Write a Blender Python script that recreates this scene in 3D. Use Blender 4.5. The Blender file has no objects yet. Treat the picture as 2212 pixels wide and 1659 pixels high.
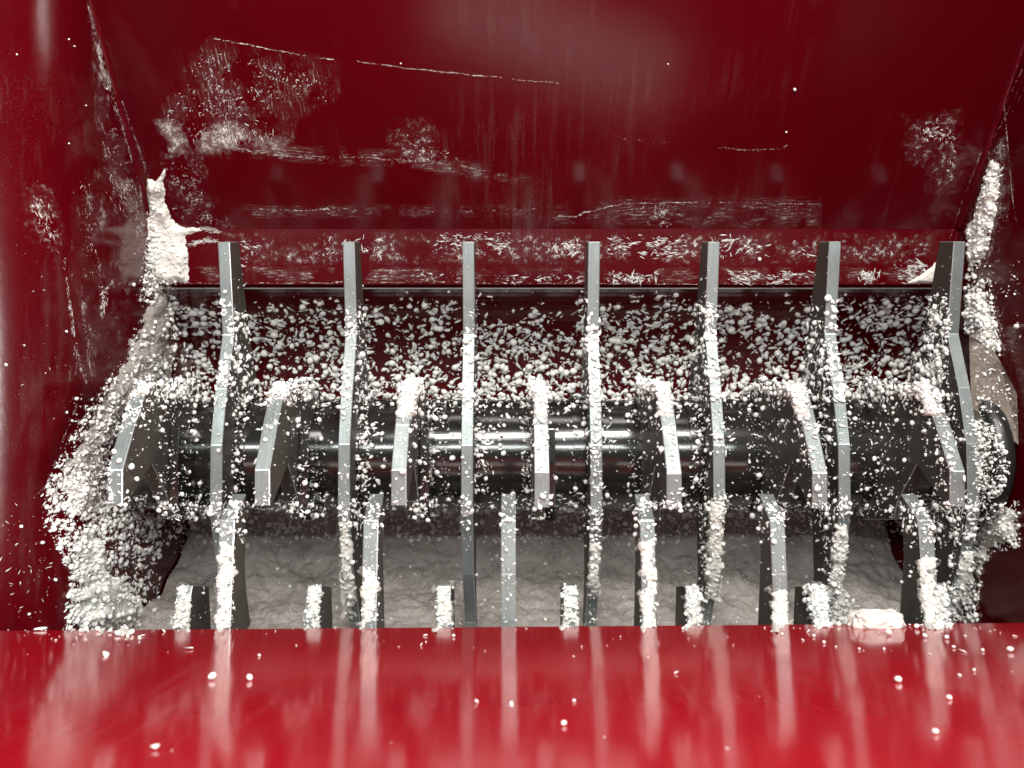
import bpy, bmesh, math, random
import numpy as np
from mathutils import Vector, Matrix
from mathutils.bvhtree import BVHTree
from mathutils import noise as mn

random.seed(7); rng = np.random.default_rng(7)
S = bpy.context.scene
COL = S.collection
R = math.radians

# ------------------------------------------------------------------ camera
PITCH = R(35)
FPX = 1720.0                      # focal length in reading pixels (picture 2212 wide)
F = Vector((0, math.cos(PITCH), -math.sin(PITCH)))
U = Vector((0, math.sin(PITCH), math.cos(PITCH)))
X = Vector((1, 0, 0))
CAM = Vector((0, 0, 1.55))
def P(x, d, u): return CAM + X * x + F * d + U * u
def V(px, py, d): return P((px - 1106) * d / FPX, d, (829.5 - py) * d / FPX)
def up(py, d): return (829.5 - py) * d / FPX
cd = bpy.data.cameras.new('camera'); cam = bpy.data.objects.new('camera', cd); COL.objects.link(cam)
cam.location = CAM; cam.rotation_euler = (R(90) - PITCH, 0, 0)
cd.lens = 28; cd.sensor_width = 36; cd.clip_start = 0.02; cd.clip_end = 50
cd.dof.use_dof = True; cd.dof.focus_distance = 0.73; cd.dof.aperture_fstop = 9.0
S.camera = cam

# ------------------------------------------------------------------ world and lamps
w = bpy.data.worlds.new('World'); S.world = w; w.use_nodes = True
wn = w.node_tree; bg = wn.nodes['Background']; bg.inputs[0].default_value = (0.85, 0.92, 1.0, 1); bg.inputs[1].default_value = 0.08
def lamp(name, loc, target, sx, sy, power, col):
    l = bpy.data.lights.new(name, 'AREA'); l.shape = 'RECTANGLE'; l.size = sx; l.size_y = sy; l.energy = power; l.color = col
    o = bpy.data.objects.new(name, l); COL.objects.link(o); o.location = loc
    o.rotation_euler = (Vector(target) - Vector(loc)).to_track_quat('-Z', 'Y').to_euler()
    return o
ROT = CAM + F * 0.80
lamp('overhead_lamp', CAM + Vector((0.12, 0.30, 1.05)), ROT, 0.8, 0.22, 30, (1.0, 0.97, 0.92))
lamp('tube_lamp', P(0.05, -0.50, 0.37), P(0.05, 0.8, -0.05), 2.4, 0.05, 22, (0.95, 1.0, 0.97))
lamp('added_flare_fill', P(1.35, 0.05, 0.06), P(-0.42, 0.62, 0.0), 0.25, 0.5, 30, (1.0, 0.98, 0.95))  # added fill lamp without a known source, brightens the left flared panel

S.view_settings.view_transform = 'Standard'; S.view_settings.look = 'None'
S.view_settings.exposure = 0.0; S.view_settings.gamma = 1.0
S.render.engine = 'CYCLES'

# ------------------------------------------------------------------ helpers

def tag(o, label=None, cat=None, group=None, kind=None):
    if label: o['label'] = label
    if cat: o['category'] = cat
    if group: o['group'] = group
    if kind: o['kind'] = kind
    return o
def empty(name, loc, **k):
    o = bpy.data.objects.new(name, None); COL.objects.link(o); o.location = loc; o.empty_display_size = 0.05
    return tag(o, **k)
def mesh_obj(name, verts, faces, mats, parent=None, smooth=False, midx=None, origin=None, bevel=0):
    """verts in world space; origin = where the object's own origin sits."""
    base = Vector((0, 0, 0))
    if parent is not None:
        p = parent
        while p is not None: base += p.location; p = p.parent
    org = Vector(origin) if origin is not None else base
    me = bpy.data.meshes.new(name)
    me.from_pydata([tuple(Vector(v) - org) for v in verts], [], faces)
    for m in (mats if isinstance(mats, (list, tuple)) else [mats]): me.materials.append(m)
    if midx is not None: me.polygons.foreach_set('material_index', midx)
    if smooth: me.polygons.foreach_set('use_smooth', [True] * len(me.polygons))
    bm = bmesh.new(); bm.from_mesh(me); bmesh.ops.recalc_face_normals(bm, faces=bm.faces)
    if bevel:
        bmesh.ops.bevel(bm, geom=list(bm.edges), offset=bevel, segments=2, affect='EDGES', profile=0.6, clamp_overlap=True)
    bm.to_mesh(me); bm.free(); me.update()
    o = bpy.data.objects.new(name, me); COL.objects.link(o)
    if parent is not None: o.parent = parent
    o.location = org - base
    return o
def plate(poly, x0, x1):
    """(d,u) outline extruded along X -> verts, faces, index of side faces first two."""
    n = len(poly)
    v = [P(x0, d, u) for d, u in poly] + [P(x1, d, u) for d, u in poly]
    f = [tuple(range(n)), tuple(range(2 * n - 1, n - 1, -1))]
    for i in range(n): j = (i + 1) % n; f.append((i, j, n + j, n + i))
    return v, f
def strip(line, xa, xb, t, nx=1):
    """polyline in (d,u) extruded along X, thickened by t away from the camera side (normal given by sign of t)."""
    n = len(line); off = []
    for i in range(n):
        a = Vector(line[max(0, i - 1)]); b = Vector(line[min(n - 1, i + 1)])
        tdir = (b - a).normalized(); off.append(Vector((tdir.y, -tdir.x)) * t)
    closed = [tuple(p) for p in line] + [(line[i][0] + off[i].x, line[i][1] + off[i].y) for i in range(n - 1, -1, -1)]
    m = len(closed); v = []; f = []
    for k in range(nx + 1):
        x = xa + (xb - xa) * k / nx
        v += [P(x, d, u) for d, u in closed]
    for k in range(nx):
        for i in range(m): j = (i + 1) % m; f.append((k * m + i, k * m + j, (k + 1) * m + j, (k + 1) * m + i))
    # end caps as quads
    for k in (0, nx):
        for i in range(n - 1): f.append((k * m + i, k * m + i + 1, k * m + m - 2 - i, k * m + m - 1 - i))
    return v, f

# ------------------------------------------------------------------ materials
class NT:
    def __init__(s, name):
        s.m = bpy.data.materials.new(name); s.m.use_nodes = True; s.t = s.m.node_tree; s.b = s.t.nodes['Principled BSDF']
    def n(s, typ, **k):
        q = s.t.nodes.new(typ)
        for a, b in k.items(): setattr(q, a, b)
        return q
    def l(s, a, b): s.t.links.new(a, b)
    def coords(s, scale=(1, 1, 1)):
        g = s.n('ShaderNodeNewGeometry'); m = s.n('ShaderNodeMapping'); m.inputs['Scale'].default_value = scale
        s.l(g.outputs['Position'], m.inputs['Vector']); return m.outputs[0]
    def noise(s, vec, scale, detail=5, rough=0.6):
        q = s.n('ShaderNodeTexNoise'); q.inputs['Scale'].default_value = scale; q.inputs['Detail'].default_value = detail
        q.inputs['Roughness'].default_value = rough; s.l(vec, q.inputs['Vector']); return q.outputs['Fac']
    def ramp(s, fac, stops):
        q = s.n('ShaderNodeValToRGB'); e = q.color_ramp.elements
        while len(e) > 1: e.remove(e[-1])
        e[0].position, e[0].color = stops[0][0], stops[0][1]
        for p, c in stops[1:]: x = e.new(p); x.color = c
        s.l(fac, q.inputs[0]); return q.outputs[0]
    def mix(s, fac, a, b):
        q = s.n('ShaderNodeMix', data_type='RGBA')
        if isinstance(fac, float): q.inputs[0].default_value = fac
        else: s.l(fac, q.inputs[0])
        for val, sock in ((a, q.inputs[6]), (b, q.inputs[7])):
            if isinstance(val, tuple): sock.default_value = val
            else: s.l(val, sock)
        return q.outputs[2]
    def mul(s, a, b, op='MULTIPLY'):
        q = s.n('ShaderNodeMath', operation=op)
        for v, i in ((a, 0), (b, 1)):
            if isinstance(v, (int, float)): q.inputs[i].default_value = v
            else: s.l(v, q.inputs[i])
        return q.outputs[0]
    def bump(s, h, strength, dist):
        q = s.n('ShaderNodeBump'); q.inputs['Strength'].default_value = strength; q.inputs['Distance'].default_value = dist
        s.l(h, q.inputs['Height']); s.l(q.outputs[0], s.b.inputs['Normal']); return q
def G(v): return (v, v, v, 1)

def red_paint(name, rough=0.22, dust=1.0, base=(0.36, 0.006, 0.012, 1), streak=False):
    t = NT(name)
    c = t.coords()
    blot = t.noise(c, 5.0, 3)
    col = t.mix(t.ramp(blot, [(0.35, G(0)), (0.7, G(1))]), base, (base[0] * 0.82, base[1], base[2], 1))
    # dusty film: wiped vertical streaks and fine specks
    vs = t.noise(t.coords((38, 3, 3)), 3.0, 6, 0.7)
    big = t.noise(c, 7.0, 4)
    f1 = t.mul(t.ramp(vs, [(0.50, G(0)), (0.80, G(1))]), t.ramp(big, [(0.45, G(0)), (0.75, G(1))]))
    f1 = t.mul(f1, 0.22 * dust)
    fine = t.noise(c, 900, 2)
    f2 = t.mul(t.mul(t.ramp(fine, [(0.66, G(0)), (0.72, G(1))]), t.ramp(big, [(0.5, G(0)), (0.7, G(1))])), 0.5 * dust)
    ff = t.mul(f1, f2, 'ADD')
    col = t.mix(ff, col, (0.55, 0.50, 0.47, 1))
    t.l(col, t.b.inputs['Base Color'])
    rn = t.noise(t.coords((1, 1, 1)), 14, 4)
    rr = t.n('ShaderNodeMapRange'); rr.inputs['To Min'].default_value = rough * 0.75; rr.inputs['To Max'].default_value = rough * 1.35
    t.l(rn, rr.inputs[0]); t.l(rr.outputs[0], t.b.inputs['Roughness'])
    t.b.inputs['IOR'].default_value = 1.5
    t.b.inputs['Coat Weight'].default_value = 0.4; t.b.inputs['Coat Roughness'].default_value = rough * 0.5
    if streak: t.bump(t.noise(t.coords((6, 30, 30)), 2.0, 3), 0.06, 0.0010); t.b.inputs['Coat Weight'].default_value = 0.0; t.b.inputs['IOR'].default_value = 1.42
    else: t.bump(t.noise(c, 60, 4), 0.12, 0.001)
    return t.m
M_red_shaded = red_paint('red_paint', 0.15, 0.45, base=(0.070, 0.0006, 0.0026, 1)); M_red_shaded.node_tree.nodes['Principled BSDF'].inputs['Coat Weight'].default_value = 0.1; M_red_shaded.node_tree.nodes['Principled BSDF'].inputs['IOR'].default_value = 1.42  # same paint as the lip, its colour darkened for shade inside the hopper
M_red_lit = red_paint('red_paint_lit', 0.11, 0.5, base=(0.33, 0.003, 0.010, 1), streak=True)  # lit copy of the hopper's red paint, without the painted-in shade

def steel(name, base, rough, grime=0.3, stretch=(600, 30, 30), metal=1.0):
    t = NT(name)
    br = t.noise(t.coords(stretch), 1.0, 4)
    blot = t.noise(t.coords(), 22, 5)
    col = t.mix(t.ramp(br, [(0.3, G(0)), (0.7, G(1))]), tuple(x * 0.8 for x in base) + (1,), base + (1,))
    col = t.mix(t.mul(t.ramp(blot, [(0.45, G(0)), (0.7, G(1))]), grime), col, tuple(x * 0.35 for x in base) + (1,))
    t.l(col, t.b.inputs['Base Color']); t.b.inputs['Metallic'].default_value = metal
    rr = t.n('ShaderNodeMapRange'); rr.inputs['To Min'].default_value = rough * 0.8; rr.inputs['To Max'].default_value = rough * 1.3
    t.l(blot, rr.inputs[0]); t.l(rr.outputs[0], t.b.inputs['Roughness'])
    t.bump(br, 0.15, 0.0004)
    return t.m
M_edge = steel('cut_steel_edge', (0.28, 0.31, 0.305), 0.40, 0.5, stretch=(700, 25, 25), metal=0.55)
M_side = steel('mill_scale_side', (0.10, 0.086, 0.072), 0.50, 0.4, stretch=(40, 200, 40), metal=0.5)
M_shaft = steel('black_oily_steel', (0.016, 0.0145, 0.012), 0.15, 0.06, stretch=(15, 300, 300), metal=0.0); M_shaft.node_tree.nodes['Principled BSDF'].inputs['IOR'].default_value = 1.65
M_worn = steel('worn_bright_arris', (0.62, 0.65, 0.65), 0.35, 0.2, metal=0.8)
M_black = steel('black_rubber_ring', (0.018, 0.018, 0.018), 0.35, 0.1, metal=0.0)
M_seam = steel('dark_gap_steel', (0.03, 0.012, 0.012), 0.5, 0.2, metal=0.2)

def foam(name, base, dirty, cell=260, bumps=0.5, dirt=(0.42, 0.36, 0.31, 1)):
    t = NT(name)
    wv = t.n('ShaderNodeTexNoise'); wv.inputs['Scale'].default_value = cell * 0.5; wv.inputs['Detail'].default_value = 3; t.l(t.coords(), wv.inputs['Vector'])
    sc = t.n('ShaderNodeVectorMath', operation='SCALE'); sc.inputs['Scale'].default_value = 1.1 / cell; t.l(wv.outputs['Color'], sc.inputs[0])
    ad = t.n('ShaderNodeVectorMath', operation='ADD'); t.l(t.coords(), ad.inputs[0]); t.l(sc.outputs[0], ad.inputs[1])
    v = t.n('ShaderNodeTexVoronoi', feature='SMOOTH_F1'); v.inputs['Scale'].default_value = cell; t.l(ad.outputs[0], v.inputs['Vector'])
    d = t.noise(t.coords(), 28, 5)
    col = t.mix(t.mul(t.ramp(d, [(0.35, G(0)), (0.75, G(1))]), dirty), base + (1,), dirt)
    if bumps > 0.8:
        for c2, wdt, sd in ((cell, 0.10, 40), (cell * 0.45, 0.045, 22)):
            ve = t.n('ShaderNodeTexVoronoi', feature='DISTANCE_TO_EDGE'); ve.inputs['Scale'].default_value = c2; t.l(ad.outputs[0], ve.inputs['Vector'])
            cr = t.ramp(ve.outputs['Distance'], [(0.0, G(1)), (wdt, G(0))])
            cr = t.mul(cr, t.ramp(t.noise(t.coords(), sd, 5), [(0.50, G(0)), (0.62, G(0.6))]))
            col = t.mix(cr, col, (0.08, 0.055, 0.045, 1))
    t.l(col, t.b.inputs['Base Color']); t.b.inputs['Roughness'].default_value = 0.75
    if name == 'white_foam':
        t.b.inputs['Subsurface Weight'].default_value = 0.35; t.b.inputs['Subsurface Radius'].default_value = (1.0, 0.95, 0.85); t.b.inputs['Subsurface Scale'].default_value = 0.003
    t.b.inputs['Specular IOR Level'].default_value = 0.35
    h = t.mul(v.outputs['Distance'], -1.0)
    t.bump(h, bumps, 0.002)
    return t.m
M_foam = foam('white_foam', (0.88, 0.86, 0.82), 0.06, 700, 0.2)
M_pack = foam('packed_dirty_foam', (0.42, 0.38, 0.35), 0.6, 170, 0.9, dirt=(0.27, 0.23, 0.205, 1))
M_cake = foam('dirty_caked_plate', (0.22, 0.18, 0.15), 1.0, 240, 0.9, dirt=(0.07, 0.045, 0.04, 1))
M_drift = foam('packed_white_foam', (0.68, 0.65, 0.60), 0.35, 260, 0.8)

# ------------------------------------------------------------------ red hopper
hop_base = P(0.045, 0.82, -0.40)
hopper = empty('shredder_hopper', hop_base, label='red painted steel hopper around the rotor, open at the top, dusted with white foam', cat='hopper')
XL, XR = -0.387, 0.483
seam_u = up(615, 0.866)
# vertical back wall (up in the world), then the inclined ledge, then the curved drum plate
c_ax = (0.82, -0.072)
RH = 0.184
wall = [(0.86 - 0.574 * s, 0.167 + 0.819 * s) for s in (0.55, 0.3, 0.1, 0.02, 0.0)]
v, f = strip(wall[::-1], XL, XR, 0.004, 1); mesh_obj('back_wall', v, f, M_red_shaded, hopper)
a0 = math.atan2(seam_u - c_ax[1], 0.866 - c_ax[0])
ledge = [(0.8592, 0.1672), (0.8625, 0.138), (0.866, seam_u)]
v, f = strip(ledge[::-1], XL, XR, 0.004, 1); mesh_obj('ledge_plate', v, f, M_red_shaded, hopper)
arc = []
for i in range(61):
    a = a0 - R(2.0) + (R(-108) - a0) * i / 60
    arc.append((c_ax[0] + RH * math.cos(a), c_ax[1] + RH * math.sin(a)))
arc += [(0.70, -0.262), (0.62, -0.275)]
v, f = strip(arc[::-1], XL, XR, 0.004, 1); mesh_obj('drum_plate', v, f, M_red_shaded, hopper, smooth=False)
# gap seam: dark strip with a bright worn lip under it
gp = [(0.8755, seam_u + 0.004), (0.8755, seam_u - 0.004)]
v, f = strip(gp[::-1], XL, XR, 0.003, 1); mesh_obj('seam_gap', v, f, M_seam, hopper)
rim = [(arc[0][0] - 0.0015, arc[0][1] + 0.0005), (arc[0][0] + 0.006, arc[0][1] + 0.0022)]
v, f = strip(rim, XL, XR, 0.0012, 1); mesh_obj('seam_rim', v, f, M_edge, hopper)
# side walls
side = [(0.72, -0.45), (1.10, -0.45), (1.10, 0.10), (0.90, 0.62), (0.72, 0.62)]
v, f = plate(side, XL - 0.004, XL); mesh_obj('side_wall', v, f, M_red_shaded, hopper)
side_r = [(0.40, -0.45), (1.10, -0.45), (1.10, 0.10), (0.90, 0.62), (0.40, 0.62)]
v, f = plate(side_r, XR, XR + 0.004); mesh_obj('side_wall', v, f, M_red_shaded, hopper)
# flared panel on the left: turned outwards from the bend
fl = [(XL, .72), (-.3875, .71), (-.3895, .70), (-.3940, .68), (-.4030, .66), (-.4160, .64), (-.4330, .62), (-.4700, .585), (-.5200, .55)]
vv = []; m = len(fl)
for o in (0, 1):
    for x, d in fl:
        for u in (-0.45, 0.62): vv.append(P(x - 0.004 * o, d - 0.003 * o, u))
ff = []
for i in range(m - 1):
    a = i * 2; ff.append((a, a + 1, a + 3, a + 2)); a += 2 * m; ff.append((a, a + 2, a + 3, a + 1))
o = mesh_obj('flared_panel', vv, ff, M_red_shaded, hopper, smooth=True)

# front lip: glossy plate sloping down to the rotor
def lip_pt(x, d, off=0.0):
    tilt = (x + 0.40) / 0.80 * 0.0062 - 0.0022
    return P(x, d, -0.1128 - 0.1245 * d + tilt + off)
vv = []; nd = 12; nxl = 16
for k, off in ((0, 0.0), (1, -0.004)):
    for i in range(nxl + 1):
        for j in range(nd + 1):
            d = 0.05 + (0.62 - 0.05) * j / nd
            x = -0.56 + 1.12 * i / nxl
            vv.append(lip_pt(x, d, off))
ff = []; L = (nxl + 1) * (nd + 1)
for i in range(nxl):
    for j in range(nd):
        a = i * (nd + 1) + j
        ff.append((a, a + 1, a + nd + 2, a + nd + 1)); ff.append((L + a, L + a + nd + 1, L + a + nd + 2, L + a + 1))
for i in range(nxl):
    a = i * (nd + 1) + nd; ff.append((a, L + a, L + a + nd + 1, a + nd + 1))
lip = mesh_obj('front_lip', vv, ff, M_red_lit, hopper)
tag(lip, label='glossy bright red front lip mirroring the teeth')
# weld beads where walls meet
def tube(line, r, seg=8, jitter=0.0):
    vs = []; fs = []
    for i, p in enumerate(line):
        a = line[max(0, i - 1)]; b = line[min(len(line) - 1, i + 1)]
        t = (b - a).normalized(); n1 = t.cross(Vector((0.3, 0.5, 0.8))).normalized(); n2 = t.cross(n1)
        rr = r * (1 + jitter * (random.random() - 0.5))
        for k in range(seg):
            an = 2 * math.pi * k / seg; vs.append(p + n1 * math.cos(an) * rr + n2 * math.sin(an) * rr)
    for i in range(len(line) - 1):
        for k in range(seg): k2 = (k + 1) % seg; fs.append((i * seg + k, i * seg + k2, (i + 1) * seg + k2, (i + 1) * seg + k))
    fs.append(tuple(range(seg))[::-1]); fs.append(tuple((len(line) - 1) * seg + k for k in range(seg)))
    return vs, fs
for xs in (XL, XR):
    line = [P(xs, wall[0][0] + (wall[-1][0] - wall[0][0]) * i / 90, wall[0][1] + (wall[-1][1] - wall[0][1]) * i / 90) for i in range(91)]
    v, f = tube(line, 0.0042, 8, 0.25); mesh_obj('weld_seam', v, f, M_red_shaded, hopper, smooth=True)
# right bearing gusset
g_poly = [(2092, 700, .80), (2118, 712, .80), (2160, 780, .778), (2196, 850, .758), (2200, 960, .752), (2150, 940, .77), (2098, 880, .78)]
# (leans from the wall towards the rotor end)
vv = [V(a, b, c) for a, b, c in g_poly] + [V(a, b, c) + X * 0.004 + F * 0.006 for a, b, c in g_poly]
n = len(g_poly); ff = [tuple(range(n)), tuple(range(2 * n - 1, n - 1, -1))] + [(i, (i + 1) % n, n + (i + 1) % n, n + i) for i in range(n)]
mesh_obj('bearing_gusset', vv, ff, M_cake, hopper)
def cyl(cx, cd_, cu, r, length, axis='x', seg=40, r2=None):
    vs = []; r2 = r if r2 is None else r2
    for e, rr in ((0, r), (1, r2)):
        for k in range(seg):
            a = 2 * math.pi * k / seg; vs.append(P(cx + length * e, cd_ + rr * math.cos(a), cu + rr * math.sin(a)))
    fs = [(k, (k + 1) % seg, seg + (k + 1) % seg, seg + k) for k in range(seg)] + [tuple(range(2 * seg, 3 * seg))[::-1], tuple(range(3 * seg, 4 * seg))]
    vs = vs + [q.copy() for q in vs]
    return vs, fs
bp = V(2108, 704, 0.785)
line = [bp - F * 0.006 + U * 0.002, bp + F * 0.012 - U * 0.003]
v, f = tube(line, 0.0052, 6); mesh_obj('bolt', v, f, M_edge, hopper, bevel=0.0006)

# ------------------------------------------------------------------ rotor
rotor = empty('shredder_rotor', P(0.045, *c_ax), label='black oily rotor shaft carrying seven long steel blades and seven hooked teeth', cat='rotor')
RS = 0.0565
v, f = cyl(XL + 0.003, c_ax[0], c_ax[1], RS, XR - XL - 0.03, seg=72)
sh = mesh_obj('shaft', v, f, M_shaft, rotor)
for p in sh.data.polygons: p.use_smooth = len(p.vertices) == 4
def bevel_side(ob):
    return ob
LONG = [(.755, 522), (.767, 722), (.748, 838), (.735, 960), (.733, 1110), (.752, 1240), (.785, 1345), (.795, 1400),
        (.812, 1345), (.795, 1240), (.80, 1110), (.85, 960), (.845, 860), (.812, 722), (.781, 522)]
TH = 0.0112
def blade_mesh(name, outline, th, parent, xleft, bev=0.0006, dark=()):
    poly = [(d, up(py, d)) for d, py in outline]
    v, f = plate(poly, 0, th)
    n = len(poly)
    org = P(0, *c_ax)
    mi = [1, 1] + [1 if k in dark else 0 for k in range(n)]
    o = mesh_obj(name, v, f, [M_edge, M_side, M_worn], parent, midx=mi, origin=org)
    # light bevel that keeps the two finishes
    bm = bmesh.new(); bm.from_mesh(o.data)
    bmesh.ops.bevel(bm, geom=list(bm.edges), offset=bev, segments=1, affect='EDGES', clamp_overlap=True, material=2)
    bm.to_mesh(o.data); bm.free()
    return o
AX = [-.2785, -.1605, -.0470, .0722, .1855, .3010, .4195]
BX = [-.3252, -.2069, -.0971, .0180, .1243, .2415, .3520]
CX = [-.2348, -.1194, -.0089, .1027, .2072, .3263]
DX = [-.2932, -.1797, -.0658, .0449, .1520, .2620, .3670]
hubs = []
first = blade_mesh('long_blade', LONG, TH, rotor, 0)
ords = ['leftmost', 'second', 'third', 'fourth', 'fifth', 'sixth', 'rightmost']
tw = [0.4, -0.2, 0.3, -0.3, -0.9, -0.8, 0.2]
base_loc = first.location.copy()
for i, x in enumerate(AX):
    o = first if i == 0 else first.copy()
    if i: COL.objects.link(o); o.parent = rotor
    o.location = base_loc + X * x
    o.rotation_euler = (R(random.uniform(-0.5, 0.5)), 0, 0)
HOOK = [(.80, 818), (.763, 822), (.70, 830), (.682, 842), (.661, 920), (.640, 1018), (.640, 1096),
        (.648, 1092), (.693, 1004), (.728, 1084), (.735, 1122), (.80, 1122), (.85, 1000)]
hf = blade_mesh('hook_tooth', HOOK, 0.0122, rotor, 0, dark=(7, 8, 9, 10, 11, 12))
hl = hf.location.copy()
# clamp block behind each hook, seated on the shaft
blk = [(.728, 925), (.724, 1000), (.7245, 1095), (.735, 1124), (.79, 1120), (.80, 930)]
v, f = plate([(d, up(p, d)) for d, p in blk], 0.0128, 0.0215)
br0 = mesh_obj('clamp_block', v, f, M_shaft, None, origin=P(0, *c_ax), bevel=0.001)
br0.parent = hf; br0.location = (0, 0, 0)
for i, x in enumerate(BX):
    o = hf if i == 0 else hf.copy()
    if i: COL.objects.link(o); o.parent = rotor
    o.location = hl + X * x
    o.rotation_euler = (R(random.uniform(-0.6, 0.6)), 0, 0)
    if i and i < 4:
        b = br0.copy(); COL.objects.link(b); b.parent = o
# collars on the shaft
for x in [a + TH / 2 for a in AX]:
    v, f = cyl(x - 0.019, c_ax[0], c_ax[1], RS + 0.0022, 0.030, seg=64, r2=RS + 0.0022)
    o = mesh_obj('collar', v, f, M_shaft, rotor)
    for p in o.data.polygons: p.use_smooth = len(p.vertices) == 4
# end flange with black ring on the right
v, f = cyl(0.440, c_ax[0], c_ax[1], 0.063, 0.018, seg=64); o = mesh_obj('end_flange', v, f, M_side, rotor)
vs = []; fs = []
segs, rs = 72, 10
for i in range(segs):
    a = 2 * math.pi * i / segs
    for k in range(rs):
        b = 2 * math.pi * k / rs; rr = 0.0640 + 0.0085 * math.cos(b)
        vs.append(P(0.466 + 0.0115 * math.sin(b), c_ax[0] + rr * math.cos(a), c_ax[1] + rr * math.sin(a)))
for i in range(segs):
    for k in range(rs):
        i2, k2 = (i + 1) % segs, (k + 1) % rs
        fs.append((i * rs + k, i2 * rs + k, i2 * rs + k2, i * rs + k2))
mesh_obj('end_ring', vs, fs, M_black, rotor, smooth=True)

# ------------------------------------------------------------------ stationary comb under the lip
comb = empty('stationary_comb', P(0.045, 0.68, -0.27), label='fixed steel comb of tall and short fingers standing behind the red front lip', cat='comb')
v, f = plate([(0.625, -0.245), (0.625, -0.27), (0.76, -0.27), (0.76, -0.245)], XL + 0.02, XR - 0.03)
mesh_obj('comb_bar', v, f, M_side, comb)
TALL = [(.668, 1066), (.640, 1124), (.634, 1240), (.630, 1357), (.630, 1520), (.70, 1520), (.672, 1357), (.664, 1200)]
SHORT = [(.700, 1264), (.694, 1300), (.690, 1357), (.690, 1480), (.75, 1480), (.742, 1340), (.738, 1266)]
def fingers(name, outline, xs, th):
    fo = blade_mesh(name, outline, th, comb, 0); l0 = fo.location.copy()
    for i, x in enumerate(xs):
        o = fo if i == 0 else fo.copy()
        if i: COL.objects.link(o); o.parent = comb
        o.location = l0 + X * x
        o.rotation_euler = (0, 0, 0)
fingers('tall_finger', TALL, CX, 0.0120)
fingers('short_finger', SHORT, DX, 0.0125)

# ------------------------------------------------------------------ ray tests against what is built
def build_bvh(names=None):
    bpy.context.view_layer.update()
    vs = []; fs = []
    for o in COL.objects:
        if o.type != 'MESH': continue
        if names and not any(o.name.startswith(q) for q in names): continue
        mw = o.matrix_world; b = len(vs)
        vs += [mw @ q.co for q in o.data.vertices]
        fs += [tuple(b + k for k in p.vertices) for p in o.data.polygons]
    return BVHTree.FromPolygons(vs, fs)
def ray(bvh, px, py):
    d = (V(px, py, 1.0) - CAM).normalized()
    h, nrm, i, dist = bvh.ray_cast(CAM, d, 5)
    if h is None: return None
    if nrm.dot(d) > 0: nrm = -nrm
    return h, nrm
WALLS = ['back_wall', 'ledge_plate', 'drum_plate', 'side_wall', 'flared_panel', 'front_lip', 'bearing_gusset']
bvhW = build_bvh(WALLS)

def inside(px, py, poly):
    c = False; n = len(poly); j = n - 1
    for i in range(n):
        xi, yi = poly[i]; xj, yj = poly[j]
        if (yi > py) != (yj > py) and px < (xj - xi) * (py - yi) / (yj - yi) + xi: c = not c
        j = i
    return c
def edge_dist(px, py, poly):
    best = 1e9; n = len(poly)
    for i in range(n):
        ax, ay = poly[i]; bx, by = poly[(i + 1) % n]
        dx, dy = bx - ax, by - ay; t = max(0, min(1, ((px - ax) * dx + (py - ay) * dy) / (dx * dx + dy * dy + 1e-9)))
        best = min(best, math.hypot(px - ax - t * dx, py - ay - t * dy))
    return best
def nz(x, y, s, seed=0.0): return mn.noise(Vector((x / s, y / s, seed * 13.7)))
def nz2(x, y, s, seed=0.0): return (nz(x, y, s * 2.2, seed) + 0.8 * nz(x, y, s, seed + 1) + 0.7 * nz(x, y, s * .45, seed + 2)) * 0.75

def drift(name, poly, T, edgew, rag, mat, label, cat, step=4, seed=1, bvh=None, lump=0.45):
    """foam crust lying on the surface behind a region, with its own thickness and ragged outline"""
    bvh = bvh or bvhW
    xs = [p[0] for p in poly]; ys = [p[1] for p in poly]
    x0, x1, y0, y1 = min(xs) - 12, max(xs) + 12, min(ys) - 12, max(ys) + 12
    nx = int((x1 - x0) / step) + 1; ny = int((y1 - y0) / step) + 1
    vid = {}; vs = []; hs = {}
    for i in range(nx):
        for j in range(ny):
            px, py = x0 + i * step, y0 + j * step
            e = edge_dist(px, py, poly) * (1 if inside(px, py, poly) else -1)
            e += rag * (nz(px, py, 26, seed) + 0.6 * nz(px, py, 9, seed + 3))
            if e < -step: continue
            r = ray(bvh, px, py)
            if r is None: continue
            h, nrm = r
            k = max(0, min(1, e / edgew)); k = k * k * (3 - 2 * k)
            th = -0.0012 if e < 0 else T * k * (1 - lump + lump * (1 + nz(px, py, 30, seed + 5)) ) + 0.0009 * nz(px, py, 7, seed + 8) * k
            vid[(i, j)] = len(vs); vs.append(h + nrm * th); hs[(i, j)] = (h - CAM).length
    fs = []
    for (i, j) in vid:
        q = [(i, j), (i + 1, j), (i + 1, j + 1), (i, j + 1)]
        if all(a in vid for a in q) and max(hs[a] for a in q) - min(hs[a] for a in q) < 0.03: fs.append(tuple(vid[a] for a in q))
    o = mesh_obj(name, vs, fs, mat, smooth=True, origin=vs[0])
    return tag(o, label=label, cat=cat, kind='stuff')

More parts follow.
